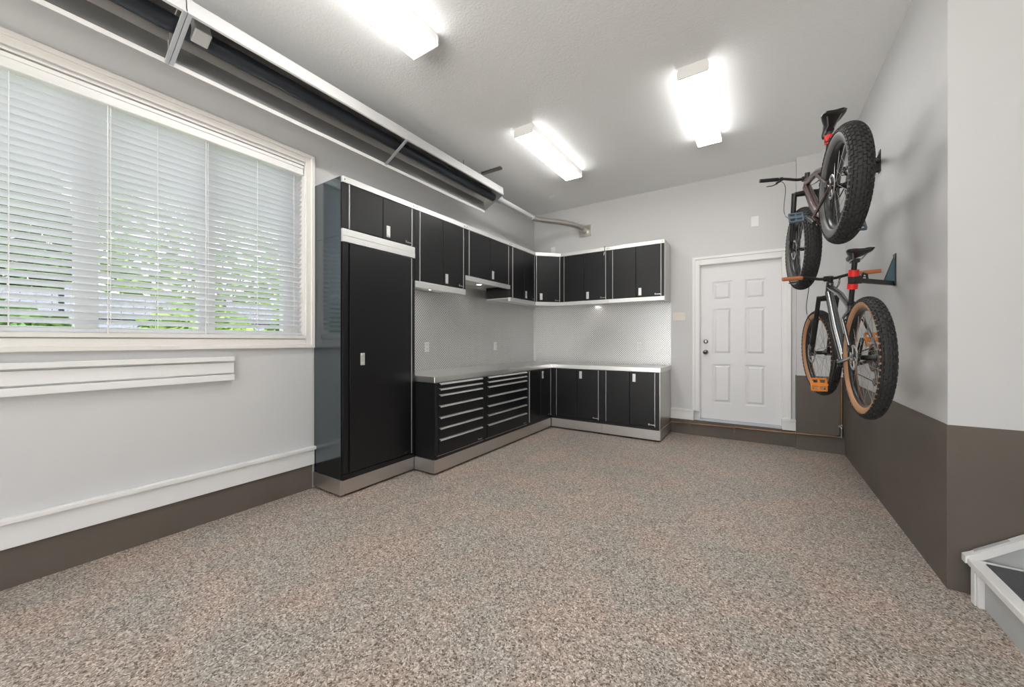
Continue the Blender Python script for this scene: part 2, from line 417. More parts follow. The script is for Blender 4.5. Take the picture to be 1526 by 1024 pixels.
# tall locker and the small unit on top
DT = XT-XL-.012
t = thing('tall_locker', 'tall black single-door locker cabinet next to the window', 'cabinet', (XT, 1.822, 0), R90)
W = .783
box(0, W, 0, DT, .14, 2.176).build('body', 'black', t)
box(-.004, 0, -.0, DT, .14, 2.176).build('side_panel', 'side_steel', t)
box(.006, .058, -.016, 0, .19, 2.125).build('stile', 'black', t, bevel=.003); box(W-.038, W, -.016, 0, .19, 2.125).build('stile', 'black', t)
d = door(t, .066, W-.044, .19, 2.118, 1); handle(d, .187, 1.09, 1.195); badge(d, W-.075, .205)
box(0, W, -.02, 0, .14, .184).build('kick_rail', 'black', t, bevel=.003)
box(0, W, -.024, .02, 2.125, 2.176).build('top_rail', 'alum', t, bevel=.002)
b = MB(); b.box(-.012, W, -.012, 0, .02, .142); b.box(-.012, 0, 0, DT, .02, .142); b.build('toe_kick', 'steel', t, bevel=.002)
bolts(t, [(.03, .163), (W-.03, .163)])
for x in (.06, W-.06):
    for y in (.06, DT-.06):
        MB().tube([(x, y, 0), (x, y, .15)], .016, 10).build('levelling_foot', 'black_dark', t)
wall_cab('wall_cabinet', 'short black wall cabinet stacked on the tall locker', (XT, 1.822), R90, W, DT, 2.235, UT, low=.057)
tc_ = [x for x in bpy.data.objects if x.name == 'wall_cabinet'][0]
box(-.004, 0, 0, DT, 0, UT-2.178).build('side_panel', 'side_steel', tc_)
# wall units of the left run
G = 'black wall cabinets over the worktop'
wall_cab('wall_cabinet', 'black two-door wall cabinet directly right of the tall locker', (XT, 2.609), R90, .774, DT, 1.905, UT, low=.065, group=G)
wall_cab('wall_cabinet', 'wider, shorter black wall cabinet with its base raised above its neighbours', (XT, 3.387), R90, .944, DT, 2.072, UT, group=G)
wall_cab('wall_cabinet', 'black wall cabinet between the raised cabinet and the corner unit', (XT, 4.336), R90, .712, DT, 1.905, UT, group=G)
# diagonal corner unit
cx0, cy0, cx1, cy1 = XT, 5.052, -2.589, YU
t = thing('corner_wall_cabinet', 'black single-door wall cabinet set diagonally across the corner', 'cabinet', (cx0, cy0, 1.85), 0, G)
H = UT-1.85
poly = [(0, 0), (cx1-cx0, cy1-cy0), (cx1-cx0, YB-.012-cy0), (XL+.012-cx0, YB-.012-cy0), (XL+.012-cx0, 0)]
MB().prism(poly, 2, .055, H).build('body', 'black', t)
MB().prism(poly, 2, .04, .053).build('base_panel', 'alum', t)
dl = math.hypot(cx1-cx0, cy1-cy0); RM = Matrix.Rotation(math.atan2(cy1-cy0, cx1-cx0), 4, 'Z')
def rot_box(*a): return MB().box(*a).xf(RM)
rot_box(0, dl, -.022, .0, H-.05, H+.001).build('top_rail', 'alum', t); rot_box(0, dl, -.022, 0, 0, .055).build('bottom_rail', 'alum', t)
d = rot_box(.034, dl-.03, -.02, 0, .061, H-.055).build('door', 'black', t, bevel=.003)
rot_box(.02, .025, -.024, 0, .061, H-.055).build('edge_strip', 'alum', d); rot_box(dl-.024, dl-.019, -.024, 0, .061, H-.055).build('edge_strip', 'alum', d)
rot_box(.075, .115, -.03, -.02, .085, .185).build('handle', 'alum', d)
b = MB(); b.box(dl-.10, dl-.088, -.024, -.02, .075, .097)
for k in range(4): b.box(dl-.084+.0125*k, dl-.074+.0125*k, -.024, -.02, .075, .087)
b.xf(RM).build('badge', 'chrome', d)
DB = YB-.012-YU
wall_cab('wall_cabinet', 'black two-door wall cabinet between the corner unit and the end unit', (-2.585, YU), 0, .768, DB, 1.905, UT, group=G)
wall_cab('wall_cabinet', 'end black wall cabinet with a bare metal side near the door', (-1.815, YU), 0, .764, DB, 1.905, UT, end_panel=True, group=G)

# base units
CT, CF = .952, .893
def base_common(t, w, d, toe_left=False, toe_right=False):
    box(0, w, 0, d, .15, CF-.002).build('body', 'black', t)
    b = MB(); b.box(0, w, -.012, 0, .022, .15)
    if toe_left: b.box(-.012, 0, -.012, .262, .022, .15)
    if toe_right: b.box(w, w+.012, -.012, d, .022, .15)
    b.build('toe_kick', 'steel', t, bevel=.002)
    for x in (.06, w-.06):
        for y in (.06, d-.06): MB().tube([(x, y, 0), (x, y, .16)], .016, 10).build('levelling_foot', 'black_dark', t)
DBL = XB-XL-.012
def drawers(label, y0, w, x0, x1, first):
    t = thing('tool_chest', label, 'cabinet', (XB, y0, 0), R90, 'drawer chests under the worktop')
    base_common(t, w, DBL, toe_left=first)
    zs = [.889, .836, .778, .670, .559, .454, .343, .185]
    for k in range(7):
        top, bot = zs[k], zs[k+1]+.004
        dr_ = box(x0, x1, -.018, 0, bot, top).build('drawer', 'black', t, bevel=.002)
        pm = MB().prism([(-.018, top), (-.040, top-.002), (-.042, top-.016), (-.036, top-.018), (-.032, top-.006), (-.018, top-.007)], 0, x0+.004, x1-.004)
        pm.build('drawer_pull', 'alum', dr_)
        if k == 6: badge(dr_, x1-.02, bot+.012, -.018)
    box(0, x0-.006, -.014, 0, .19, CF-.002).build('stile', 'black', t, bevel=.002); box(x1+.006, w, -.014, 0, .19, CF-.002).build('stile', 'black', t, bevel=.002)
    box(0, w, -.016, 0, .15, .182).build('kick_rail', 'black', t, bevel=.002)
    box(.02, w-.02, -.0175, -.016, .1815, .184).build('edge_strip', 'alum', t)
    bolts(t, [(.018, .168), (w-.018, .168), (w-.018, .86)])
drawers('seven-drawer black chest beside the tall locker', 2.612, .772, .046, .718, True)
drawers('wider seven-drawer black chest between the narrower chest and corner cupboard', 3.386, .948, .05, .905, False)
def base_doors(label, loc, rz, w, d, sl, sr, toe_right=False, steel_end=False, hflip=False):
    t = thing('base_cabinet', label, 'cabinet', (loc[0], loc[1], 0), rz, 'cupboards under the worktop')
    base_common(t, w, d, toe_right=toe_right)
    mid = (sl+w-sr)/2; a, c = .192, CF-.008
    door(t, sl, mid, a, c, -1)
    door(t, mid, w-sr, a, c, 1, mid+.06, (c-.125, c-.02), True)
    box(0, sl-.006, -.014, 0, .188, CF-.002).build('stile', 'black', t); box(w-sr+.006, w, -.014, 0, .188, CF-.002).build('stile', 'black', t)
    box(0, w, -.018, 0, .15, .186).build('kick_rail', 'black', t, bevel=.002)
    bolts(t, [(.02, .168), (w-.02, .168)])
    if steel_end: box(w, w+.006, -.012, d, .15, CF-.002).build('end_panel', 'steel', t)
base_doors('black base cupboard between the wider drawer chest and the inside corner', (XB, 4.336), R90, .683, DBL, .045, .02)
DBB = YB-.012-YBB
base_doors('black base cupboard on the back wall at the inside corner', (-2.592, YBB), 0, .785, DBB, .09, .05)
base_doors('end black base cupboard with a bare metal side near the door', (-1.805, YBB), 0, .757, DBB, .058, .055, True, True)
# worktop
poly = [(XL+.006, 2.609), (XB+.006, 2.609), (XB+.006, YBB-.006), (-1.034, YBB-.006), (-1.034, YB-.006), (XL+.006, YB-.006)]
b = MB(); b.prism(poly, 2, CF, CT)
tag(b.build('worktop', 'counter', bevel=.004), 'L-shaped stainless steel worktop over the base cabinets', 'worktop')
# diamond plate splashbacks
b = MB(); b.box(XL, XL+.006, 2.609, YB-.006, CT, 1.86); b.box(XL, XL+.006, 3.387, 4.336, 1.86, 2.03)
o = tag(b.build('splashback', 'diamond'), 'diamond-plate metal splashback on the wall behind the drawer chests', 'splashback')
o = tag(box(XL+.006, -1.04, YB-.006, YB, CT, 1.86).build('splashback', 'diamond'), 'diamond-plate metal splashback on the back wall beside the door', 'splashback')
o = MB(); o.prism([(XL+.006, YB-.006), (XL+.03, YB-.006), (XL+.03, YB-.009), (XL+.009, YB-.03), (XL+.006, YB-.03)], 2, CT, 1.85)
tag(o.build('corner_trim', 'alum'), 'narrow metal strip in the corner between the splashbacks', 'trim')

# ---------------------------------------------------------------- plates and outlets
def outlet(label, loc, rz, w=.072, h=.117, kind='outlet', n=1):
    mm = 'ivory' if kind == 'light switch' else 'white'
    t = thing('wall_plate' if kind != 'outlet' else 'power_outlet', label, kind, loc, rz)
    box(-w/2, w/2, -.007, 0, -h/2, h/2).build('cover_plate', mm, t, bevel=.003)
    if kind == 'outlet':
        for z in (-.026, .026):
            o = box(-.017, .017, -.010, -.007, z-.015, z+.015).build('socket', 'white', t, bevel=.003)
            b = MB()
            for x in (-.007, .007): b.box(x-.0015, x+.0015, -.0106, -.010, z-.004, z+.007)
            b.build('slot', 'black_dark', o)
    elif kind == 'light switch':
        for k in range(n): 
            x = (k-(n-1)/2)*.046
            box(x-.016, x+.016, -.011, -.007, -.033, .033).build('rocker', mm, t, bevel=.003)
outlet('white power outlet on the splashback near the tall locker', (XL+.006, 3.172, 1.228), R90)
outlet('white power outlet on the splashback midway to the inside corner', (XL+.006, 4.562, 1.222), R90)
outlet('white power outlet on the back splashback near its end', (-1.479, YB-.006, 1.222), 0)
outlet('three-gang white light switch between cabinets and door', (-.935, YB, 1.645), 0, .165, .117, 'light switch', 3)
outlet('small blank white cover plate high above the door', (-.029, YB, 2.838), 0, .085, .13, 'cover plate')
outlet('white plate on the wall just above the corner cabinet', (-2.925, YB, 2.80), 0, .08, .20, 'cover plate')
b = MB(); b.tube([(-1.868, YU-.026, 2.682), (-1.868, YU-.04, 2.676), (-1.868, YU-.040, 2.60), (-1.872, YU-.040, 2.56)], .004, 8)
ck = thing('hanging_hook', 'short dark cord hooked over the top of a wall cabinet', 'hook', (-1.868, YU-.03, 2.50))
b.xf(Matrix.Translation((1.868, -(YU-.03), -2.50))).build('cord', 'cable', ck)
MB().tube([(0, -.012, .10), (-.004, -.012, .075), (-.008, -.012, .05)], [.003, .007, .005], 10).build('tip', 'alum', ck)

# ---------------------------------------------------------------- ceiling lights
def light(label, x0, x1, y0, y1):
    t = thing('ceiling_light', label, 'ceiling light', ((x0+x1)/2, (y0+y1)/2, ZC-.092), 0, 'strip lights on the ceiling')
    w, l = (x1-x0)/2, (y1-y0)/2
    box(-w+.007, w-.007, -l+.004, l-.004, .015, .092).build('housing', 'white', t, bevel=.003)
    b = MB(); b.prism([(-w+.006, 0), (w-.006, 0), (w, .007), (w, .015), (-w, .015), (-w, .007)], 1, -l+.012, l-.012)
    b.build('diffuser', 'lens', t)
    for s in (-1, 1):
        y = s*(l-.006)
        MB().prism([(-w+.004, -.002), (w-.004, -.002), (w+.002, .012), (w+.002, .060), (w-.012, .0915), (-w+.012, .0915), (-w-.002, .060), (-w-.002, .012)], 1, y-.006, y+.006).build('end_cap', 'white', t)
light('lit strip light nearest the window, over the tube heater side', -2.165, -1.915, .705, 1.962)
light('lit strip light over the cabinets by the end of the tube heater', -2.12, -1.895, 3.272, 4.535)
light('lit strip light in front of the door, near the hanging bikes', -.546, -.32, 3.275, 4.545)
light('added unseen strip light over the middle of the floor, ahead of the stairs', -.546, -.32, .705, 1.962)  # fourth fixture out of view, added to help light the room

emit_mat('puck', (1.0, .96, .88), 45.0)
def puck(label, x, y, z):
    t = thing('puck_light', label, 'cabinet light', (x, y, z), 0, 'small lights under the wall cabinets')
    MB().lathe([(0, -.001), (.034, -.001), (.04, -.006), (.038, -.012), (.028, -.013)], (0, 0, 0), (0, 0, 1), 24, closed=False).build('housing', 'alum', t)
    MB().lathe([(0, -.0125), (.028, -.0125)], (0, 0, 0), (0, 0, 1), 24, closed=False).build('lens', 'puck', t)
puck('small lit puck light under the wall cabinet beside the tall locker', -3.09, 3.05, 1.905-.014)
puck('small lit puck light under the raised wall cabinet', -3.09, 3.92, 2.072-.014)
puck('small lit puck light under the back-wall cabinet next to the corner unit', -2.2, 5.55, 1.905-.014)

# ---------------------------------------------------------------- radiant tube heater
HY0, HY1 = -1.9, 3.92
ht = thing('tube_heater', 'long radiant tube heater hung under the ceiling above the window', 'heater', (-3.0, 0, 3.005))
mv = Vector((.30, 0, .15)); ml = mv.length; mh = mv/ml; nh = Vector((-mh.z, 0, mh.x))
def hp(a, n_): p = mh*a+nh*n_; return (p.x, p.z)
def shell(pts, th):
    """thin folded sheet: polyline plus inner offset"""
    return pts
outer = [hp(0, 0), hp(.035, .125), hp(.095, .165), hp(.26, .165), hp(ml+.036, .082), hp(ml, 0)]
inner = [hp(ml-.006, .004), hp(ml+.022, .076), hp(.256, .157), hp(.098, .157), hp(.042, .12), hp(.006, .002)]
for (ya, yb_) in ((HY0, .762), (.768, HY1)):
    b = MB(); n = 12; P = outer+inner; i = 0
    b.v = [(p[0], ya, p[1]) for p in P]+[(p[0], yb_, p[1]) for p in P]
    for k in range(12):
        b.face([k, (k+1) % 12, 12+(k+1) % 12, 12+k], 1 if 6 <= k <= 10 else 0)
    for k in range(5):
        q = [k, k+1, 10-k, 11-k]; b.face(q[::-1]); b.face([12+x for x in q])
    b.build('reflector_hood', ['hood_out', 'hood_in'], ht)
    b = MB(); b.prism([(-.010, .006), (-.010, -.018), (-.004, -.018), (.004, .004)], 1, ya, yb_); b.build('hood_lip', 'white', ht)  # left flange whitened and turned to the lamps, imitating the lip's bright reflection
    b = MB(); b.prism([hp(ml-.006, -.004), hp(ml+.006, -.001), hp(ml+.012, .014), hp(ml-.001, .010)], 1, ya, yb_); b.build('hood_lip', 'hood_out', ht)
MB().prism(outer, 1, HY1, HY1+.004).build('end_plate', 'hood_in', ht)
c = hp(.19, .075); b = MB(); b.tube([(c[0], HY0, c[1]), (c[0], HY1, c[1])], .05, 20); b.build('radiant_tube', 'tube_dark', ht)
for y in (.754, .778):
    b = MB(); p0, p1 = Vector((hp(-.012, -.008)[0], y, hp(-.012, -.008)[1])), Vector((hp(ml+.012, -.008)[0], y, hp(ml+.012, -.008)[1]))
    b.obox((p0+p1)/2, (p1-p0)/2, (0, .0105, 0), nh*.006); b.build('cross_bracket', 'galv', ht, bevel=.002)
b = MB(); b.obox((hp(.235, .05)[0], .86, hp(.235, .05)[1]), mh*.045, (0, .042, 0), nh*.05); b.build('tube_clamp', 'alum', ht, bevel=.006)
p0, p1 = Vector((hp(0, -.006)[0], 2.354, hp(0, -.006)[1])), Vector((hp(ml, -.006)[0], 2.354, hp(ml, -.006)[1]))
MB().obox((p0+p1)/2, (p1-p0)/2, (0, .014, 0), nh*.002).build('cross_strap', 'galv', ht)
b = MB(); b.tube([(hp(ml, 0)[0], .768, hp(ml, 0)[1]), (hp(ml, 0)[0]-.05, .768, ZC-3.005)], .0025, 6); b.tube([(hp(.05, .13)[0], .768, hp(.05, .13)[1]), (hp(.05, .13)[0], .768, ZC-3.005)], .0025, 6)
b.build('hanger_wire', 'nickel', ht)
b = MB(); b.tube([(.0, 3.5, .17), (.0, 3.5, ZC-3.005)], .004, 6); b.build('hanger_rod', 'nickel', ht)
b = MB(); b.box(-.02, .285, 3.872, 3.918, ZC-3.005-.025, ZC-3.005); b.build('ceiling_channel', 'nickel', ht)
# exhaust pipe from heater to the back wall
c = (-3.0+hp(.22, .06)[0], 3.005+hp(.22, .06)[1])
ep = thing('exhaust_pipe', 'pale metal exhaust pipe bending from the heater to the back wall', 'pipe', (0, 0, 3.0))
b = MB(); b.tube([(c[0], HY1+.004, c[1]-3.0), (c[0]+.03, 4.85, .135)], .036, 16); b.build('straight_pipe', 'hood_out', ep)
b = MB(); b.tube([(c[0], HY1+.006, c[1]-3.0), (c[0], HY1+.12, c[1]-3.0)], .05, 16); b.tube([(c[0]+.028, 4.80, .134), (c[0]+.03, 4.86, .135)], .043, 16); b.build('pipe_collar', 'galv', ep)
pts = []
A, B_, C_, D_ = Vector((c[0]+.03, 4.86, .135)), Vector((c[0]+.06, 5.25, .17)), Vector((-2.52, 5.40, .19)), Vector((-2.37, 5.62, .11))
for k in range(15):
    q = k/14; pts.append(A*(1-q)**3+B_*3*q*(1-q)**2+C_*3*q*q*(1-q)+D_*q**3)
MB().tube(pts, .04, 16).build('flexible_bend', 'exhaust', ep)
d = (pts[-1]-pts[-2]).normalized()
b = MB(); b.tube([D_-d*.04, D_+d*.03], .048, 16); b.tube([D_+d*.03, Vector((-2.345, 5.745, .075))], .04, 16); b.build('wall_collar', 'exhaust', ep)
box(-2.445, -2.245, YB-.012, YB, -.01, .175).build('wall_flange', 'exhaust', ep, bevel=.003)

# ---------------------------------------------------------------- copper pipe on the back kerb
cp = thing('copper_pipe', 'thin copper pipe running along the kerb below the door', 'pipe', (0, YB, 0))
b = MB(); b.tube([(-1.03, -.052, .150), (-.25, -.052, .165), (-.24, -.052, .172), (-.17, -.052, .172), (-.16, -.055, .165)], .011, 10); b.tube([(-.16, -.055, .167), (.40, -.125, .19), (.775, -.125, .2)], .011, 10)
b.build('horizontal_run', 'copper', cp)
b = MB(); b.tube([(-.255, -.052, .165), (-.235, -.052, .17)], .015, 10); b.tube([(-.175, -.052, .172), (-.15, -.055, .167)], .015, 10); b.box(-.262, -.250, -.06, -.03, .10, .16); b.box(-.79, -.778, -.06, -.03, .12, .175)
b.build('coupling', 'copper', cp)
b = MB(); b.tube([(.80, -.125, .2), (.80, -.125, .885)], .011, 10); b.build('riser', 'copper', cp)
b = MB(); b.tube([(.765, -.125, .2), (.815, -.125, .2)], .017, 12); b.tube([(.80, -.125, .19), (.80, -.125, .30)], .018, 12); b.build('elbow', 'nickel', cp)
b = MB(); b.tube([(.80, -.125, .30), (.80, -.125, .345)], .014, 10); b.box(.77, .80, -.145, -.125, .315, .34); b.build('valve', 'chrome', cp)

# ---------------------------------------------------------------- stairs at the right corner
st = thing('staircase', 'white wooden stairs with dark grip mats at the wall corner', 'stairs', (.885, YC-.01, 0))
RW, TR, RI = .30, .26, .20     # rise about .2, tread .26
SW = 1.0
for k in range(3):
    x0 = k*TR; z = .205+k*RI
    tr = box(x0-.0, x0+TR+.02, -SW, -.045, z-.034, z).build('tread', 'white', st, bevel=.005)
    box(x0+.05, x0+TR-.03, -SW+.05, -.085, z, z+.004).build('grip_mat', 'mat_grey', tr)
    box(x0+.035, x0+.05, -SW+.02, -.05, z-RI-.0 if k else 0.001, z-.034).build('riser', 'step_grey', st)
b = MB(); b.prism([(.0, .17), (.035, .24), (TR*3, .24+RI*3-.05), (TR*3, 0.0), (.03, 0.0), (.03, .17)], 1, -.028, -.004)
b.build('wall_stringer', 'step_grey', st)
an = math.atan2(RI, TR)
b = MB(); b.prism([(-.006, .175), (-.006, .21), (.02, .225), (TR*3, .225+(TR*3-.02)*RI/TR), (TR*3, .19+(TR*3-.02)*RI/TR), (.03, .19)], 1, -.048, -.004)
b.build('stringer_cap', 'white', st)
for y in (-.09, -SW+.05):
    b = MB(); b.box(.012, .035, y-.035, y+.035, 0, .171); b.box(.004, .012, y-.02, y+.02, 0, .171); b.build('post', 'white', st, bevel=.003)

# ---------------------------------------------------------------- bikes
def wheel(par, c, R, tw, rimw, steer, tan, rotor_r, cassette=False, nkn=58, rows=7, rimmat='rim'):
    """wheel with its axle along local y at point c; par is the bike"""
    tr = tw/2; Rc = R-tr-.004; Rr = Rc-tr*.80
    ax = (0, 1, 0); c = Vector(c)
    b = MB(); hw = rimw/2
    b.lathe([(Rr+.012, -hw), (Rr+.016, -hw+.003), (Rr-.004, -hw*.3), (Rr-.004, hw*.3), (Rr+.016, hw-.003), (Rr+.012, hw), (Rr-.006, hw*.8), (Rr-.018, hw*.35), (Rr-.018, -hw*.35), (Rr-.006, -hw*.8)], c, ax, 56)
    w = b.xf(steer).build('wheel', rimmat, par)
    b = MB(); prof = []; mt = []
    a0 = math.asin(min(.95, hw/tr)) if hw < tr else 1.2
    a_end = PI-a0
    ns = 18
    for k in range(ns+1):
        a = -a_end+2*a_end*k/ns; prof.append((Rc+tr*math.cos(a), tr*math.sin(a)))
    mt = [(1 if abs(-a_end+2*a_end*(k+.5)/ns) > 1.15 else 0) for k in range(ns)]+[0]
    b.lathe(prof, c, ax, 64, mats=mt)
    for r_ in range(rows):
        a = -1.2+2.4*r_/(rows-1)
        edge = r_ in (0, rows-1)
        for k in range(nkn):
            t = 2*PI*(k+(.5 if r_ % 2 else 0))/nkn
            rad = Vector((math.cos(t), 0, math.sin(t))); tan_ = Vector((-math.sin(t), 0, math.cos(t))); ay = Vector((0, 1, 0))
            nrm = rad*math.cos(a)+ay*math.sin(a); lat = -rad*math.sin(a)+ay*math.cos(a)
            p = c+rad*Rc+nrm*(tr+.001)
            L_ = PI*R/nkn
            b.obox(p, tan_*(L_*.62), lat*(tr*.115), nrm*(.0065 if not edge else .0055))
    b.xf(steer).build('tyre', ['rubber', 'tan' if tan else 'rubber_side'], w)
    b = MB(); b.lathe([(.012, -.065), (.03, -.045), (.03, -.04), (.016, -.03), (.016, .03), (.03, .04), (.03, .045), (.012, .065)], c, ax, 16, closed=False); b.tube([c+Vector((0, -.07, 0)), c+Vector((0, .07, 0))], .011, 12)
    b.xf(steer).build('hub', 'bike_black', w)
    b = MB(); nsp = 28
    for k in range(nsp):
        s = 1 if k % 2 else -1; t = 2*PI*k/nsp; t2 = t+(.75 if (k//2) % 2 else -.75)
        p0 = c+Vector((.028*math.cos(t2), s*.04, .028*math.sin(t2))); p1 = c+Vector(((Rr-.015)*math.cos(t), s*hw*.25, (Rr-.015)*math.sin(t)))
        b.tube([p0, p1], .0013, 4, caps=False)
    o = b.xf(steer).build('spokes', 'spoke', w); o['kind'] = 'stuff'
    b = MB(); y = .062
    b.lathe([(rotor_r, y-.001), (rotor_r, y+.001), (rotor_r-.018, y+.001), (rotor_r-.018, y-.001)], c, ax, 40)
    for k in range(6):
        t = 2*PI*k/6; p0 = c+Vector((.022*math.cos(t), y, .022*math.sin(t))); t2 = t+.35; p1 = c+Vector(((rotor_r-.014)*math.cos(t2), y, (rotor_r-.014)*math.sin(t2)))
        b.tube([p0, p1], .004, 5)
    b.xf(steer).build('brake_rotor', 'spoke', w)
    if cassette:
        b = MB()
        for k in range(9):
            r = .085-.0068*k; y = -.030-.0042*k; q = 28
            prof = [(r, y-.001), (r, y+.001), (r-.022, y+.001), (r-.022, y-.001)]; b.lathe(prof, c, ax, q)
            for j in range(q):
                t = 2*PI*j/q; b.obox(c+Vector((r*math.cos(t), y, r*math.sin(t))), (.003*math.cos(t), 0, .003*math.sin(t)), (0, .001, 0), (-.0022*math.sin(t), 0, .0022*math.cos(t)))
        b.build('cassette', 'nickel', w)
    return w

def bike(name, label, axle, yaw, pitch, P):
    t = thing(name, label, 'bicycle', (0, 0, 0))
    fw = Vector((math.sin(yaw)*math.cos(pitch), math.cos(yaw)*math.cos(pitch), math.sin(pitch)))
    lf = Vector((0, 0, 1)).cross(fw).normalized(); up = fw.cross(lf)
    Mx = Matrix((fw, lf, up)).transposed().to_4x4(); Mx.translation = Vector(axle)
    t.matrix_world = Mx
    V = Vector
    WB, BB = P['wb'], V(P['bb']); h0, h1 = V(P['head_lo']), V(P['head_hi'])
    FA = V((WB, 0, 0)); S = V(P['saddle']); bar = V(P['bar'])
    sa = (h1-h0).normalized()
    ST = Matrix.Translation(h0) @ Matrix.Rotation(P['steer'], 4, sa) @ Matrix.Translation(-h0)
    I = Matrix.Identity(4)
    wheel(t, (0, 0, 0), P['R'], P['tw'], P['rimw'], I, P['tan'], .08, True, P['nkn'], P['rows'])
    wheel(t, FA, P['R'], P['tw'], P['rimw'], ST, P['tan'], .09, False, P['nkn'], P['rows'])
    sd = (S-BB).normalized(); stt = BB+sd*P['st_len']
    fm = P['frame']; k = P['fat']
    b = MB()
    b.tube([h0-sa*.005, h1+sa*.005], [.027, .024], 16)
    b.tube([h0+sa*.035, h0.lerp(BB, .5)+V((0, 0, -.008)), BB+V((.01, 0, .012))], [.028*k, .033*k, .031*k], 16)
    b.tube([h1-sa*.03, h1.lerp(stt, .55)+V((0, 0, -.012)), stt-sd*.035], [.023*k, .021*k, .016*k], 14)
    b.tube([BB, stt], [.022, .0175], 14)
    b.tube([BB+V((0, -.045, 0)), BB+V((0, .045, 0))], .027, 16)
    yo = P['stay']
    for s in (-1, 1):
        b.tube([BB+V((-.02, s*.03, .0)), BB+V((-.10, s*yo, .004)), V((.03, s*.068, -.004)), V((0, s*.07, 0))], [.014, .012, .010, .009], 10)
        b.tube([stt-sd*.06+V((0, s*.012, 0)), stt-sd*.08+V((-.06, s*yo*.9, -.03)), V((.03, s*.066, .03)), V((0, s*.068, 0))], [.009, .010, .009, .008], 10)
        b.obox(V((.004, s*.068, 0)), (.022, 0, 0), (0, .004, 0), (0, 0, .02))
    b.tube([stt-sd*.085+V((-.065, -yo*.9, -.035)), stt-sd*.085+V((-.065, yo*.9, -.035))], .008, 8)
    b.build('frame', fm, t)
    # fork
    fd = (FA-h0); fk = MB(); off = P['fork_w']
    cr = h0-sa*.015
    fk.tube([cr+V((0, -off, 0)), cr+V((.004, 0, .006)), cr+V((0, off, 0))], [.021, .026, .021], 12)
    leg = FA+V((-.012, 0, .03)); 
    fk_low = MB()
    for s in (-1, 1):
        a = cr+V((.006, s*off, .018)); e = leg+V((0, s*off, 0)); md = a.lerp(e, .42)
        if P['susp']:
            fk.tube([a, md], .0165, 12); fk_low.tube([md, md.lerp(e, .15), e, e+(e-a).normalized()*.03], [.0225, .0215, .0195, .014], 12)
        else:
            fk.tube([a, md, e, e+(e-a).normalized()*.03], [.021, .02, .016, .012], 12)
        (fk_low if P['susp'] else fk).obox(FA+V((-.006, s*off, .004)), (.016, 0, 0), (0, .007, 0), (0, 0, .03))
    f_ = fk.xf(ST).build('fork', 'bike_black', t)
    if P['susp']:
        a = cr.lerp(leg, .46); fk_low.tube([a+V((.01, -off, 0)), a+V((.03, -off*.6, .035)), a+V((.033, 0, .045)), a+V((.03, off*.6, .035)), a+V((.01, off, 0))], .011, 8)
        fk_low.tube([FA+V((0, -off, 0)), FA+V((0, off, 0))], .009, 8)
        fk_low.xf(ST).build('fork_lower', 'bike_black', f_)
    else:
        MB().tube([FA+V((0, -off, 0)), FA+V((0, off, 0))], .009, 8).xf(ST).build('axle', 'bike_black', f_)
    MB().obox(FA+V((-.055, off+.012, .055)), (.02, 0, .018), (0, .012, 0), (-.012, 0, .014)).xf(ST).build('brake_caliper', 'bike_black', f_)
    # stem, bar, grips, levers
    b = MB(); b.tube([h1+sa*.004, h1+sa*.055], .019, 12); b.tube([h1+sa*.032, bar], [.018, .017], 10); b.tube([bar+V((0, -.024, 0)), bar+V((0, .024, 0))], .023, 12)
    b.xf(ST).build('stem', 'bike_black', t)
    hw = P['bar_half']; rise = .022
    def barp(s, q):   # q from 0 centre to 1 tip
        y = s*hw*q; zz = rise*min(1, max(0, (q-.15)/.3)); x = -.045*max(0, q-.2)/.8
        return bar+V((x, y, zz))
    qs = [0, .1, .18, .26, .36, .46, .6, .75, .9, .985]
    b = MB(); b.tube([barp(-1, q) for q in qs[::-1]]+[barp(1, q) for q in qs[1:]], [.011]*5+[.012]*4+[.0155]+[.012]*4+[.011]*5, 12)
    hb = b.xf(ST).build('handlebar', 'bike_black', t)
    for s in (-1, 1):
        MB().tube([barp(s, .985-.138/hw), barp(s, 1.0)], [.0165, .0165], 14).xf(ST).build('grip', P['grip'], hb)
        q0 = .985-.138/hw-.07; p = barp(s, q0)
        b = MB(); b.tube([p+V((0, -.012, 0)), p+V((0, .012, 0))], .017, 10)
        b.tube([p+V((.012, 0, -.008)), p+V((.032, s*.035, -.016))], [.012, .008], 8)
        b.tube([p+V((.035, s*.02, -.018)), p+V((.052, s*.055, -.024)), p+V((.042, s*.105, -.03))], [.006, .0045, .004], 8)
        b.xf(ST).build('brake_lever', 'bike_black', hb)
    # cables
    b = MB()
    def bez(p0, p1, p2, p3, n=14): return [p0*(1-q)**3+p1*3*q*(1-q)**2+p2*3*q*q*(1-q)+p3*q**3 for q in [j/n for j in range(n+1)]]
    for s, dq in ((1, .02), (-1, .03), (-1, .05)):
        p = ST @ (barp(s, .985-.138/hw-.09)+V((.025, 0, -.01)))
        e = (h0+sa*.05+V((.01, s*.03, 0))) if dq != .02 else ST @ (cr.lerp(leg, .45)+V((0, off+.02, 0)))
        b.tube(bez(p, p+V((.10, -s*.10, -.0)), e+V((.14, s*(.07+dq), .10)), e), .0026, 6)
    b.build('cables', 'cable', t)
    # seatpost, saddle
    b = MB(); b.tube([stt-sd*.03, S-sd*.045], .0155, 12); b.tube([stt-sd*.012, stt+sd*.012], .022, 14); b.obox(S-sd*.04, (.022, 0, 0), (0, .022, 0), (0, 0, .012)); b.build('seatpost', 'bike_black', t)
    secs = [(.155, .012, .006, .016), (.13, .021, .012, .022), (.07, .026, .012, .026), (.0, .038, .012, .028), (-.05, .058, .016, .03), (-.09, .070, .024, .034), (-.12, .068, .028, .034), (-.135, .05, .026, .026)]
    b = MB(); n = 14; rings = []
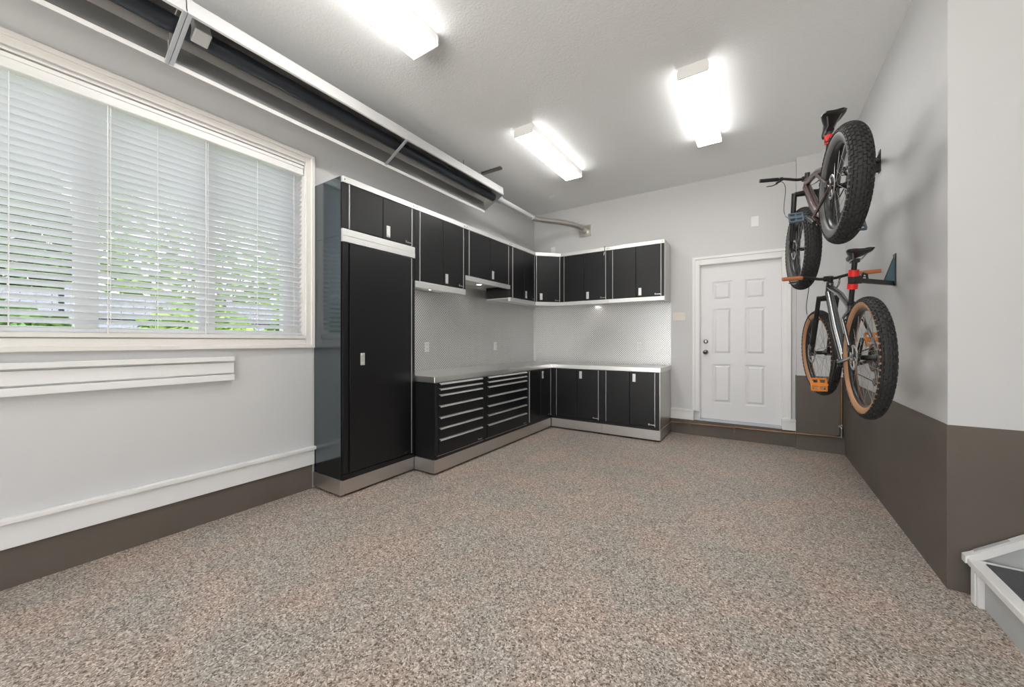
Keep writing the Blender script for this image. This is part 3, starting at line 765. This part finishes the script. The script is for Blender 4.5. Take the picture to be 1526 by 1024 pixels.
    for x, hwid, zt, th in secs:
        i = len(b.v)
        for j in range(n):
            a = 2*PI*j/n; cy = hwid*math.cos(a); sz = math.sin(a)
            z = zt+(.010*sz if sz > 0 else th*sz*.8) - (.012*(1-abs(cy)/hwid) if (x < .05 and sz > 0) else 0)
            b.v.append(tuple(S+V((x, cy, z-.01))))
        rings.append(list(range(i, i+n)))
    for A, B in zip(rings, rings[1:]):
        for j in range(n): b.face([A[j], A[(j+1) % n], B[(j+1) % n], B[j]], 0, True)
    b.face(rings[0]); b.face(rings[-1][::-1])
    sdl = b.build('saddle', 'bike_black', t)
    b = MB()
    for s in (-1, 1): b.tube([S+V((.12, s*.008, -.01)), S+V((.06, s*.022, -.036)), S+V((-.05, s*.022, -.036)), S+V((-.11, s*.04, -.002))], .0038, 6)
    b.build('saddle_rails', 'spoke', sdl)
    # cranks, chainring, pedals, chain, derailleur
    ca = P['crank']; CR = .172
    b = MB(); r = .066; y = -.048
    b.lathe([(r, y-.002), (r, y+.002), (r-.014, y+.002), (r-.014, y-.002)], BB, (0, 1, 0), 32)
    for j in range(32):
        q = 2*PI*j/32; b.obox(BB+V((r*math.cos(q), y, r*math.sin(q))), (.004*math.cos(q), 0, .004*math.sin(q)), (0, .0015, 0), (-.0028*math.sin(q), 0, .0028*math.cos(q)))
    for j in range(5):
        q = 2*PI*j/5; b.tube([BB+V((0, y, 0)), BB+V(((r-.01)*math.cos(q), y, (r-.01)*math.sin(q)))], .006, 6)
    b.tube([BB+V((0, -.07, 0)), BB+V((0, .07, 0))], .014, 12)
    ck = b.build('chainring', 'nickel', t)
    for s in (-1, 1):
        a = ca if s == 1 else ca+PI; d = V((math.cos(a), 0, math.sin(a)))
        p0 = BB+V((0, s*.062, 0)); p1 = BB+d*CR+V((0, s*.082, 0))
        ar = MB().tube([p0-d*.015, p0+d*.01, p1, p1+d*.012], [.014, .017, .012, .010], 10).build('crank_arm', 'bike_black', t)
        pc = p1+V((0, s*.065, 0)); b = MB(); px_, pz_ = V(P['ped_x']).normalized(), None
        pn = px_.cross(V((0, 1, 0)))
        for q in (-1, 1):
            b.obox(pc+px_*(q*.044), px_*.006, (0, .047, 0), pn*.008); b.obox(pc+V((0, q*.044, 0)), px_*.044, (0, .005, 0), pn*.008)
            for r3 in (-1, 0, 1): b.obox(pc+px_*(q*.044)+V((0, r3*.034, 0)), px_*.002, (0, .002, 0), pn*.014)
        b.obox(pc, px_*.014, (0, .045, 0), pn*.009); b.tube([p1, pc+V((0, s*.045, 0))], .007, 8); b.obox(pc, px_*.044, (0, .006, 0), pn*.006)
        b.build('pedal', P['pedal'], t)
    b = MB(); yc = -.045
    b.tube([BB+V((0, y, .066)), V((0, yc, .072))], .0038, 6); dp = V((-.0, yc, -.13))
    b.tube([BB+V((0, y, -.066)), V((.055, yc, -.15)), V((.03, yc, -.155))], .0038, 6); b.build('chain', 'nickel', t)
    b = MB(); b.obox((.01, -.075, -.05), (.016, 0, -.006), (0, .014, 0), (.008, 0, .035)); b.obox((.03, -.055, -.12), (.010, 0, 0), (0, .004, 0), (.012, 0, .05))
    for q in (V((.02, -.05, -.085)), V((.045, -.05, -.155))): b.lathe([(.024, -.003), (.024, .003), (.006, .003), (.006, -.003)], q, (0, 1, 0), 14)
    b.build('derailleur', 'nickel', t)
    MB().obox(V((.05, .066, .05)), (.02, 0, .012), (0, .012, 0), (-.01, 0, .016)).build('brake_caliper', 'bike_black', t)
    return t, Mx

low_P = dict(wb=1.165, bb=(.435, 0, -.055), head_lo=(.905, 0, .475), head_hi=(.862, 0, .585), saddle=(.215, 0, .685), bar=(.905, 0, .625), st_len=.44,
             R=.378, tw=.068, rimw=.036, tan=True, nkn=60, rows=7, steer=math.radians(7), frame='frame_grey', fat=1.0, stay=.06, fork_w=.062, susp=True,
             bar_half=.325, grip='grip', crank=math.radians(-80), ped_x=(.35, 0, 1), pedal='orange')
fat_P = dict(wb=1.16, bb=(.45, 0, -.045), head_lo=(.935, 0, .45), head_hi=(.90, 0, .545), saddle=(.215, 0, .585), bar=(.945, 0, .575), st_len=.42,
             R=.370, tw=.112, rimw=.078, tan=False, nkn=58, rows=9, steer=math.radians(3), frame='frame_plum', fat=1.1, stay=.085, fork_w=.085, susp=False,
             bar_half=.35, grip='bike_black', crank=math.radians(40), ped_x=(.45, 0, 1), pedal='slate')
lowb, lowM = bike('mountain_bike', 'grey mountain bike with tan tyre sidewalls and orange grips hung on wall', (.568, 3.17, 1.195), math.radians(-4.5), 0, low_P)
fatb, fatM = bike('fat_bike', 'plum fat-tyre bike with black grips hung high on the wall', (.466, 3.22, 2.312), math.radians(-6.0), math.radians(-8.2), fat_P)

def mount(label, M, P, along, yw, plate, pm, padz):
    S = Vector(P['saddle']); BB = Vector(P['bb']); sd = (S-BB).normalized()
    p = M @ (S-sd*along); ax = (M.to_3x3() @ sd).normalized()
    t = thing('bike_wall_mount', label, 'bike mount', (XR, yw, p.z))
    q = p-Vector((XR, yw, p.z)); hz = plate
    b = MB(); b.box(-.006, 0, -.03, .03, hz[0], hz[1]); b.build('wall_plate', 'bike_black', t, bevel=.002)
    b = MB()
    for y in (-.022, .017): b.prism([(-.006, hz[1]-.02), (-.006, hz[0]+.01), (-.06, hz[0]+.012), (-.06, hz[0]+.035)], 1, y, y+.005)
    b.build('brace', pm, t)
    a0 = Vector((-.006, 0, -.004)); a1 = q+Vector((0, 0, -.004)); d = (a1-a0); l = d.length; d.normalize(); sdv = d.cross(Vector((0, 0, 1)))
    b = MB(); b.obox((a0+a1)/2, d*(l/2), sdv*.012, (0, 0, .016)); b.build('arm', 'bike_black', t, bevel=.003)
    c = MB(); c.obox(q-d*.02, d*.045, sdv*.018, (0, 0, .028))
    r_ = q-d*.09; c.tube([r_+Vector((0, 0, .01)), r_-d*.02+Vector((0, 0, .05)), r_-d*.06+Vector((0, 0, .04)), r_-d*.07+Vector((0, 0, -.02))], .008, 8)
    cl_ = c.build('clamp', 'bike_black', t, bevel=.003)
    for d0, d1 in padz:
        MB().tube([q+ax*d0, q+ax*d1], .028, 14).build('clamp_pad', 'red', cl_)
mount('wall mount with red clamp pads on the grey bike seatpost', lowM, low_P, .165, 3.80, (-.02, .21), 'teal', ((.022, .065), (-.065, -.028)))
mount('wall mount with red clamp holding the fat bike seatpost', fatM, fat_P, .10, 4.2, (-.09, .09), 'bike_black', ((-.03, .03),))

# ---------------------------------------------------------------- outside
struct(box(-40, XL-.35, -25, 30, -.3, -.15).build('ground_lawn', 'lawn'))
struct(box(-12, 16, -30, YF-.3, -.3, -.03).build('ground_bounce_drive', 'drive_bounce'))  # unseen drive, added as a sunlit reflector for the ceiling
def shrub(label, x, y, h, r, m, name='shrub', n=1800, trunk=.25):
    t = thing(name, label, name.replace('_', ' '), (x, y, -.15), 0, 'greenery outside the window')
    b = MB()
    for k in range(n):
        a = random.uniform(0, 2*PI); zz = random.uniform(-1, 1); rr = random.uniform(.55, 1)**.5
        s = math.sqrt(1-zz*zz); c = Vector((r*rr*s*math.cos(a), r*rr*s*math.sin(a), trunk+(h-trunk)/2*(1+rr*zz)))
        d = Vector((random.gauss(0, 1), random.gauss(0, 1), random.gauss(0, .6))).normalized(); e = d.orthogonal().normalized()
        l = random.uniform(.07, .13)*(1.4 if trunk > 1 else 1.0); i = len(b.v)
        b.v += [tuple(c-d*l), tuple(c+e*l*.4), tuple(c+d*l), tuple(c-e*l*.4)]; b.face([i, i+1, i+2, i+3])
    o = b.build('foliage', m, t); o['kind'] = 'stuff'
    b = MB(); b.tube([(0, 0, 0), (.02, .01, trunk+.2), (0, 0, h*.6)], [.05, .045, .02], 8)
    for q in range(4): b.tube([(0, 0, trunk+.1), (math.cos(q*1.7)*r*.5, math.sin(q*1.7)*r*.5, h*.6)], [.025, .01], 6)
    b.build('stem', 'bark', t)
for k, (x, y, h, r, m) in enumerate(((-6.2, 3.6, 2.5, .85, 'leaf_a'), (-6.4, 1.95, 2.0, .75, 'leaf_a'), (-7.1, .35, 1.9, .8, 'leaf_b'), (-6.9, 5.6, 3.3, 1.1, 'leaf_a'), (-7.4, -1.4, 2.3, .85, 'leaf_b'))):
    shrub(('light green bush outside between the tallest bush and the low light bush', 'low light green bush outside beside a dark bush', 'low dark green bush outside between light and dark bushes',
           'tallest light green bush outside, past the locker end of the window', 'tall dark green bush outside behind the far end of the blind')[k], x, y, h, r, m)
for k, (x, y, h, r, m) in enumerate(((-10.5, 3.4, 6.5, 2.0, 'leaf_a'), (-11.2, -2.2, 6.0, 1.7, 'leaf_b'), (-10.5, 7.8, 7, 2.2, 'leaf_a'), (-10.0, .45, 4.6, .95, 'leaf_b'))):
    shrub(('light green tree outside, standing behind the dark fence by a dark tree', 'dark green tree outside behind the fence', 'tallest light green tree outside behind the fence', 'slim dark green tree outside between two broader trees')[k], x, y, h, r, m, 'garden_tree', 2600, 1.2)
ft = thing('garden_fence', 'dark board fence behind the shrubs outside the window', 'fence', (-8.6, 0, -.15))
bd = box(-.012, .012, -.068, .068, .03, 2.2).build('board', 'fence', ft); bd.location = (0, -5.0, 0)
for k in range(1, 100):
    o = bd.copy(); COL.objects.link(o); o.parent = ft; o.location = (0, -5.0+.142*k, 0)
b = MB(); b.box(.012, .05, -5.07, 9.2, .3, .38); b.box(.012, .05, -5.07, 9.2, 1.8, 1.88)
b.build('rail', 'fence', ft)
for k in range(8): 
    box(.012, .10, -5+2*k, -4.9+2*k, 0, 2.25).build('post', 'fence', ft)
